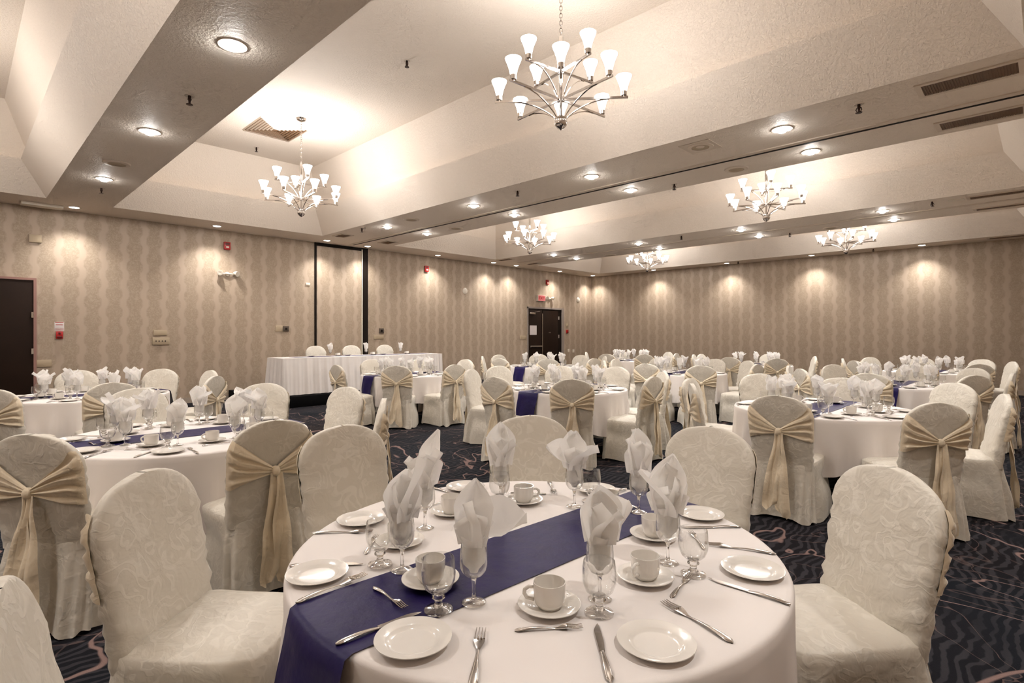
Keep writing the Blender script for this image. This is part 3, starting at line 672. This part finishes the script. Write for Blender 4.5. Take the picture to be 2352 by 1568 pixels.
def glass_far(name, bw, st, ft):
    mb = MB().lathe(bw, 20); mb.lathe(st, 10); mb.lathe(ft, 16); return obj(name, mb.mesh(name, M['glass'], 60))
# napkins fanned in the glasses
def napkin_mesh(petals, seed):
    r_ = random.Random(seed); rows = []; n = 22
    for q in range(13):
        s = q/12; z = .078+.092*s
        rad = min(.0285, lerp(.010, .0325, sstep(0, .35, s))) if s < .75 else lerp(.0285, .034, (s-.75)/.25)
        rows.append([(rad*(1+.13*noise.noise(Vector((math.cos(a)*1.7, math.sin(a)*1.7, s*3+seed))))*math.cos(a), rad*(1+.13*noise.noise(Vector((math.cos(a)*1.7+5, math.sin(a)*1.7, s*3+seed))))*math.sin(a), z+.004*math.sin(3*a+seed)*s) for a in [2*PI*k/n for k in range(n)]])
    mb = MB().grid(rows, cu=True)
    for pet in petals:
        az, lean, ln, wd, curl = pet[:5]; roll = pet[5] if len(pet) > 5 else 0
        # az: heading, lean: 0 upright .. 1 lying outward, ln: length, wd: half width
        ca, sa = math.cos(az), math.sin(az); prow = []
        for q in range(15):
            s = q/14
            half = wd*1.2*(.62+.55*s-.2*s*s if s < .55 else (.62+.55*.55-.2*.3025)*(1-((s-.55)/.45)**1.7))
            half = max(half, .0008)
            el = PI/2*(1-lean*sstep(0, .55, s)-curl*s*s)
            if q == 0: ro, z = .012, .150
            else: ro += ln/14*math.cos(el); z += ln/14*math.sin(el)
            row = []
            for j in range(11):
                t = j/10*2-1
                cup = -.55*wd*(t*t)*(1-.5*s)+.16*wd*math.sin(t*4+az*3)*s+.10*wd*noise.noise(Vector((t*2, s*3, az+seed)))
                rr = ro+cup*math.sin(el)*1.0; zz = z-cup*math.cos(el)*.8+.12*wd*t*t*s
                hr = half*t*math.cos(roll); row.append((ca*rr-sa*hr, sa*rr+ca*hr, zz+half*t*math.sin(roll)))
            prow.append(row)
        mb.grid(prow)
    return mb.mesh('napkin', M['napkin'], 180)
def rand_pet(seed):
    r_ = random.Random(seed); k = r_.choice((4, 5, 5)); a0 = r_.uniform(0, 6.28); P = []
    for i in range(k):
        P.append((a0+i*2*PI/k+r_.uniform(-.35, .35), r_.choice((.05, .18, .30, .42, .55)), r_.uniform(.10, .155), r_.uniform(.046, .064), r_.uniform(-.08, .22)))
    return P
NAP = [napkin_mesh(rand_pet(100+i), i) for i in range(10)]
# cutlery, lying along +Y with the handle end at the origin
def handle(mb, L_, w0, w1, th):
    rows = []
    for q in range(13):
        s = q/12; w = lerp(w0, w1, sstep(0, .9, s)) if s > .06 else w0*math.sqrt(max(.05, s/.06))*.97
        h = th*(1.0-.25*s); zc = .0022+.004*math.sin(s*PI)
        rows.append([(w*math.cos(2*PI*k/12), L_*s, zc+h*math.sin(2*PI*k/12)) for k in range(12)])
    mb.grid(rows, cu=True); o = len(mb.v); mb.f.append(tuple(range(o-12, o))); mb.m.append(0); mb.f.append(tuple(range(o-156, o-144))); mb.m.append(0)
def fork_mesh(L_):
    k = L_/.212; mb = MB(); handle(mb, .128*k, .0098*k, .0036*k, .0022)
    rows = []
    for q in range(11):                                     # shoulder
        s = q/10; w = lerp(.0034, .0125, sstep(0, .8, s))*k; y = (.126+.040*s)*k; z = .0035+.006*sstep(0, 1, s)-.001*s
        rows.append([(-w, y, z), (-w*.5, y, z-.0015*s), (0, y, z-.002*s), (w*.5, y, z-.0015*s), (w, y, z)])
    lo = [[(p[0], p[1], p[2]-.0016) for p in r] for r in rows]
    mb.grid(rows); mb.grid([list(reversed(r)) for r in lo])
    mb.grid([[r[0] for r in rows], [r[0] for r in lo]]); mb.grid([[r[-1] for r in lo], [r[-1] for r in rows]])
    for j in range(4):
        x = (-.0107+.00713*j)*k
        mb.tube([(x, .163*k, .0080), (x*1.02, .180*k, .0060), (x*1.0, .196*k, .0050), (x*.97, .2115*k, .0066)], lambda t: lerp(.0019, .0010, t)*k, 6)
    return mb.mesh('fork', M['steel'], 50)
def knife_mesh(L_):
    k = L_/.216; mb = MB(); handle(mb, .105*k, .0085*k, .0058*k, .0030)
    rows = []
    for q in range(15):
        s = q/14; y = (.104+.112*s)*k; a = .0062+.0038*sstep(0, .35, s); b_ = -.0058
        if s > .7: b_ = lerp(-.0058, a*.7, ((s-.7)/.3)**1.5); a = a*(1-.25*((s-.7)/.3)**3)
        z = .0036; rows.append([(b_*k, y, z+.0011), (a*k, y, z+.0003), (a*k, y, z-.0003), (b_*k, y, z-.0011)])
    mb.grid(rows, cu=True); return mb.mesh('knife', M['steel'], 50)
FK, DK, KN = fork_mesh(.212), fork_mesh(.160), knife_mesh(.216)
PR = {}
def proto(name, maker):
    if name not in PR: PR[name] = maker(); scan(PR[name])
    return PR[name]
Z0 = ZTOP+.0005
def runner_z(T, x, y):
    return ZTOP+.0042 if T and abs((x-TBL[T][0])-(.034 if T == 'A1' else 0)) < .24 else Z0
def put(kind, T, x, y, rz=0, z=None):
    z = runner_z(T, x, y) if z is None else z; far = T[0] in 'CDH' if T else False
    if kind == 'plate': o = place(proto('plate', lambda: obj('bread_plate', platem)), x, y, z, rz); d = ('white bread plate,', 'plate', 'bread plates')
    elif kind == 'saucer': o = place(proto('saucer', lambda: obj('saucer', saucerm)), x, y, z, rz); d = ('white saucer under a cup,', 'saucer', 'saucers')
    elif kind == 'cup': o = place(proto('cup', make_cup), x, y, z, rz); d = ('white coffee cup,', 'cup', 'coffee cups')
    elif kind == 'wine':
        o = place(proto('winef', lambda: glass_far('wine_glass', w_bowl, w_stem, w_foot)) if far else proto('wine', lambda: glass_thing('wine_glass', w_bowl, w_stem, w_foot)), x, y, z, rz); d = ('wine glass holding a napkin,', 'glass', 'wine glasses')
    elif kind == 'goblet':
        o = place(proto('gobf', lambda: glass_far('water_goblet', g_bowl, g_stem, g_foot)) if far else proto('gob', lambda: glass_thing('water_goblet', g_bowl, g_stem, g_foot)), x, y, z, rz); d = ('empty water goblet,', 'glass', 'water goblets')
    elif kind == 'fork': o = place(proto('fork', lambda: obj('dinner_fork', FK)), x, y, z, rz); d = ('steel dinner fork,', 'fork', 'dinner forks')
    elif kind == 'dfork': o = place(proto('dfork', lambda: obj('dessert_fork', DK)), x, y, z, rz); d = ('small steel dessert fork,', 'fork', 'dessert forks')
    elif kind == 'knife': o = place(proto('knife', lambda: obj('dinner_knife', KN)), x, y, z, rz); d = ('steel dinner knife,', 'knife', 'dinner knives')
    REG.append((o, d[0], d[1], d[2], T, x, y, 'on')); return o
def napkin(me, T, x, y, rz, z=None):
    o = obj('folded_napkin', me, None, (x, y, runner_z(T, x, y) if z is None else z), (0, 0, rz)); REG.append((o, 'white fanned napkin,', 'napkin', 'napkins in glasses', T, x, y, 'on'))
def utensil(kind, T, a, b, z=None):
    return put(kind, T, a[0], a[1], math.atan2(b[1]-a[1], b[0]-a[0])-PI/2, z)
def seat(T, deg, skip=(), jit=.012):
    tx, ty = TBL[T]; J = lambda: rnd.uniform(-jit, jit)
    th = math.radians(deg); n = (math.cos(th), math.sin(th)); lf = (math.sin(th), -math.cos(th))
    pol = lambda a, r: (tx+r*math.cos(math.radians(a))+J(), ty+r*math.sin(math.radians(a))+J())
    car = lambda r, t: (tx+n[0]*r+lf[0]*t, ty+n[1]*r+lf[1]*t)
    if 'plate' not in skip: put('plate', T, *pol(deg-24, .665), rnd.uniform(0, 6))
    if 'cup' not in skip:
        p = pol(deg, .43); put('saucer', T, *p); put('cup', T, *p, math.atan2(lf[1], lf[0])+PI+rnd.uniform(-.3, .3), runner_z(T, *p)+.0055)
    if 'wine' not in skip:
        p = pol(deg+21, .43); put('wine', T, *p); napkin(rnd.choice(NAP), T, *p, rnd.uniform(0, 6.28))
    if 'goblet' not in skip: put('goblet', T, *pol(deg+16, .50))
    if 'fork' not in skip: utensil('fork', T, car(.745+J(), .16+J()), car(.535, .16+J()))
    if 'knife' not in skip: utensil('knife', T, car(.745+J(), -.11+J()), car(.535, -.11+J()))
    if 'dfork' not in skip: utensil('dfork', T, car(.54+J(), .078), car(.54+J(), -.078))
for T in TBL:
    if T == 'A1': continue
    near = T in ('A2', 'B1', 'B2')
    for k in range(8):
        sk = () if near else (('dfork',) if T in ('A3', 'B3') else ('fork', 'knife', 'dfork'))
        seat(T, 45*k, sk)
# front table, as set in the photograph
for p in [(-1.48, .721), (-1.798, 1.044), (-1.851, 1.595), (-1.406, 1.96), (-.933, 1.973), (-.606, 1.615), (-.615, 1.084), (-1.003, .712)]: put('plate', 'A1', *p, rnd.uniform(0, 6))
for p, dg in zip([(-1.516, 1.024), (-1.63, 1.334), (-1.529, 1.631), (-1.224, 1.79), (-.946, 1.651), (-.804, 1.357), (-.89, 1.044), (-1.212, .918)], (-135, 180, 135, 90, 45, 0, -45, -90)):
    th = math.radians(dg); z = runner_z('A1', *p); put('saucer', 'A1', *p); put('cup', 'A1', *p, math.atan2(-math.cos(th), math.sin(th))+PI, z+.0055)
def heading(right, away): return math.atan2(right*math.sin(YAW)+away*math.cos(YAW), right*math.cos(YAW)-away*math.sin(YAW))
hd = heading
FRONT = [((-1.335, .909), [(hd(-.3, .6), .05, .12, .05, -.05), (hd(1, .3), .22, .17, .05, -.05), (hd(-1, 0), .12, .10, .045, .0), (hd(.2, -1), .10, .04, .05, .3), (hd(.5, 1), .1, .13, .05, 0)]),
 ((-1.576, 1.169), [(hd(.5, .5), .2, .19, .05, -.05), (hd(1, -.2), .25, .13, .05, 0), (hd(-1, -.3), .35, .11, .05, .1), (hd(.2, -1), .2, .12, .055, .1)]),
 ((-1.614, 1.581), [(hd(-.2, 1), .03, .165, .055, 0), (hd(-1, -.1), .22, .12, .05, .1), (hd(1, 0), .20, .10, .05, .45), (hd(.1, -1), .10, .11, .05, .1), (hd(.6, .5), .05, .15, .05, .05)]),
 ((-1.342, 1.727), [(hd(-1, .2), .62, .135, .046, .05, -.8), (hd(-.3, .8), .2, .14, .05, -.05), (hd(.2, .3), .03, .14, .042, 0), (hd(1, -.2), .50, .12, .05, .25), (hd(0, -1), .15, .08, .05, .1)]),
 ((-1.119, 1.841), [(hd(-.2, .3), .05, .16, .055, 0), (hd(-1, 0), .15, .13, .05, .05), (hd(1, .1), .18, .11, .05, .1), (hd(.1, -1), .10, .12, .05, .05)]),
 ((-.814, 1.504), [(hd(.35, .3), .08, .165, .055, 0), (hd(-1, .2), .38, .14, .055, .05), (hd(1, -.2), .12, .10, .045, .1), (hd(-.2, -1), .12, .07, .055, .2), (hd(.1, 1), .05, .14, .05, 0)]),
 ((-.829, 1.174), [(hd(-.3, .6), .03, .135, .055, 0), (hd(1, .3), .55, .12, .042, -.02, .9), (hd(.9, -.5), .35, .09, .045, .15), (hd(-.8, -.5), .03, .09, .05, .0), (hd(.3, 1), .1, .12, .045, -.05)]),
 ((-1.044, .928), [(hd(.1, .4), .04, .155, .045, -.05), (hd(1, .1), .80, .150, .046, .06, 1.15), (hd(-.8, -.2), .06, .10, .045, 0), (hd(.2, -1), .1, .075, .045, .1)])]
FRONT = [(p, [(q[0], q[1]*1.12+.03, q[2]*1.03, q[3]*1.12)+tuple(q[4:]) for q in pt]) for p, pt in FRONT]
for i, (p, pet) in enumerate(FRONT):
    put('wine', 'A1', *p); napkin(napkin_mesh(pet, 50+i), 'A1', *p, 0)
for p in [(-1.415, .885), (-1.567, 1.53), (-1.333, 1.822), (-.722, 1.481), (-.787, 1.112), (-1.077, .84)]: put('goblet', 'A1', *p)
for k, a, b_ in [('knife', (-1.602, .695), (-1.46, .857)), ('fork', (-1.815, .862), (-1.684, 1.003)), ('dfork', (-1.518, .897), (-1.612, .989)), ('fork', (-1.66, 1.945), (-1.528, 1.822)), ('knife', (-.778, 1.962), (-.923, 1.802)),
 ('fork', (-.602, 1.796), (-.791, 1.723)), ('dfork', (-.698, 1.309), (-.724, 1.474)), ('knife', (-.463, 1.486), (-.669, 1.479)), ('fork', (-.497, 1.212), (-.7, 1.271)), ('dfork', (-.88, .908), (-.776, 1.028)),
 ('fork', (-.794, .702), (-.94, .859)), ('knife', (-.613, .905), (-.763, 1.059)), ('dfork', (-1.297, .791), (-1.143, .785)), ('knife', (-1.117, .586), (-1.101, .799)), ('fork', (-1.362, .607), (-1.382, .819))]:
    utensil(k, 'A1', a, b_)
ALLS = ('plate', 'cup', 'wine', 'goblet', 'fork', 'knife', 'dfork')
sk = lambda *keep: tuple(x for x in ALLS if x not in keep)
seat('A1', 90, sk('fork', 'knife', 'dfork')); seat('A1', 135, sk('knife', 'dfork')); seat('A1', 180, sk('knife', 'fork', 'dfork')); seat('A1', 45, sk('dfork'))

# ------------------------------------------------------------------ head table on its riser
HX0, HX1, HY0, HY1, RZ = -11.62, -10.86, 4.58, 8.58, .22
o = obj('stage_riser', MB().box(XL+.02, -10.62, 4.25, 8.95, 0, RZ, bev=.006).mesh('r', M['black_cloth'], 30)); tag(o, 'low black stage riser under the skirted head table', 'stage')
hz = RZ+.745
t = empty('head_table', ((HX0+HX1)/2, (HY0+HY1)/2, RZ)); tag(t, 'long folding head table hidden under its white skirt', 'table')
a, b_ = (HX1-HX0)/2-.01, (HY1-HY0)/2-.01
obj('tabletop', MB().box(-a, a, -b_, b_, .70, .735).mesh('t', M['grey_plastic'], 0), t)
for sx in (-1, 1):
    for sy in (-1, 0, 1): obj('leg', MB().tube([(sx*(a-.08), sy*(b_-.2), .70), (sx*(a-.08), sy*(b_-.2), .0)], .015).mesh('l', M['grey_plastic']), t)
mb = MB(); ya, yb_ = HY0, HY1
mb.box(HX0, HX1, HY0, HY1, hz-.003, hz+.006, bev=.003)
tag(obj('head_tablecloth', mb.mesh('c', M['cloth'], 30)), 'flat white cloth topping the long head table', 'tablecloth')
path = [(HX0, HY0)]+[(lerp(HX0, HX1, k/20), HY0) for k in range(1, 20)]
path = [(lerp(HX0, HX1, k/60), HY0, 0, -1) for k in range(60)]+[(HX1, lerp(HY0, HY1, k/420), 1, 0) for k in range(420)]+[(lerp(HX1, HX0, k/60), HY1, 0, 1) for k in range(61)]
rows = []; L0 = 0; acc = []
for i, p in enumerate(path):
    if i: L0 += math.hypot(p[0]-path[i-1][0], p[1]-path[i-1][1])
    acc.append(L0)
for q in range(13):
    s = q/12; row = []
    for p, l in zip(path, acc):
        f = math.sin(l*2*PI/.20+1.2*math.sin(l*3.1))+.35*math.sin(l*2*PI/.083+2*math.sin(l*1.7))
        f = f*lerp(.35, 1, sstep(0, .6, s))*(.5+.5*abs(math.sin(l*2.3+1)))
        d_ = .010+.045*s+.022*f
        row.append((p[0]+p[2]*d_, p[1]+p[3]*d_, hz-.735*s))
    rows.append(row)
tag(obj('table_skirt', MB().grid(rows).mesh('s', M['skirt'], 180)), 'pleated white skirt hanging around the head table', 'table skirt')
mb = MB()
for p, q_ in zip(path[:-1:6], path[6::6]): pass
tag(obj('navy_strip', MB().box(HX0+.22, HX1-.25, HY0+.35, HY1-.2, hz+.0065, hz+.009).mesh('n', M['navy'], 0)), 'navy runner lying along the head table', 'table runner')
for i, y in enumerate((5.76, 6.66, 7.59)):
    c = place(chair0, -11.93+.30, y, RZ, -PI/2+rnd.uniform(-.05, .05))
    tag(c, '%s of three ivory chairs behind the head table, from left' % ordi(i, 3), 'chair', 'chairs behind the head table')
TN['H'] = 'the skirted head table'; TBL['H'] = (-11.24, 6.6)
ht = hz+.0065; ht2 = hz+.0095
for i, y in enumerate((5.74, 6.62, 7.56)):
    put('wine', 'H', -11.17, y, 0, ht2); napkin(NAP[(3*i+1) % 10], 'H', -11.17, y, i*1.9, ht2)
    put('saucer', 'H', -11.22, y+.22, 0, ht2); put('cup', 'H', -11.22, y+.22, 1.2, ht2+.0055)
    put('plate', 'H', -11.46, y-.30, 0, ht2)

# ------------------------------------------------------------------ labels for the repeated things
LEFT = ['leftmost', 'second from left', 'third from left', 'fourth from left', 'fifth from left', 'sixth from left', 'seventh from left', 'eighth from left', 'ninth from left']
buckets = {}
for r in REG: buckets.setdefault((r[1], r[4]), []).append(r)
for (ph, T), rs in buckets.items():
    rs.sort(key=lambda r: px(r[5], r[6]))
    for i, r in enumerate(rs):
        pre = ph.rstrip(',') if len(rs) == 1 else ph+' '+LEFT[i]
        tag(r[0], '%s %s %s' % (pre, r[7], TN[T]), r[2], r[3])

# ------------------------------------------------------------------ light, view
sc = bpy.context.scene
w = bpy.data.worlds.new('world'); sc.world = w; w.use_nodes = True
w.node_tree.nodes['Background'].inputs[0].default_value = (1, .93, .86, 1); w.node_tree.nodes['Background'].inputs[1].default_value = .02
sc.view_settings.view_transform = 'Standard'; sc.view_settings.look = 'None'; sc.view_settings.exposure = 0.22; sc.view_settings.gamma = 1.0
cy = sc.cycles
cy.max_bounces = 8; cy.diffuse_bounces = 4; cy.glossy_bounces = 4; cy.transmission_bounces = 6; cy.transparent_max_bounces = 24
cy.caustics_reflective = False; cy.caustics_refractive = False; cy.sample_clamp_indirect = 4; cy.sample_clamp_direct = 0
cy.use_denoising = True
try: cy.denoiser = 'OPENIMAGEDENOISE'
except Exception: pass
cy.use_adaptive_sampling = True; cy.adaptive_threshold = .12; cy.adaptive_min_samples = 12
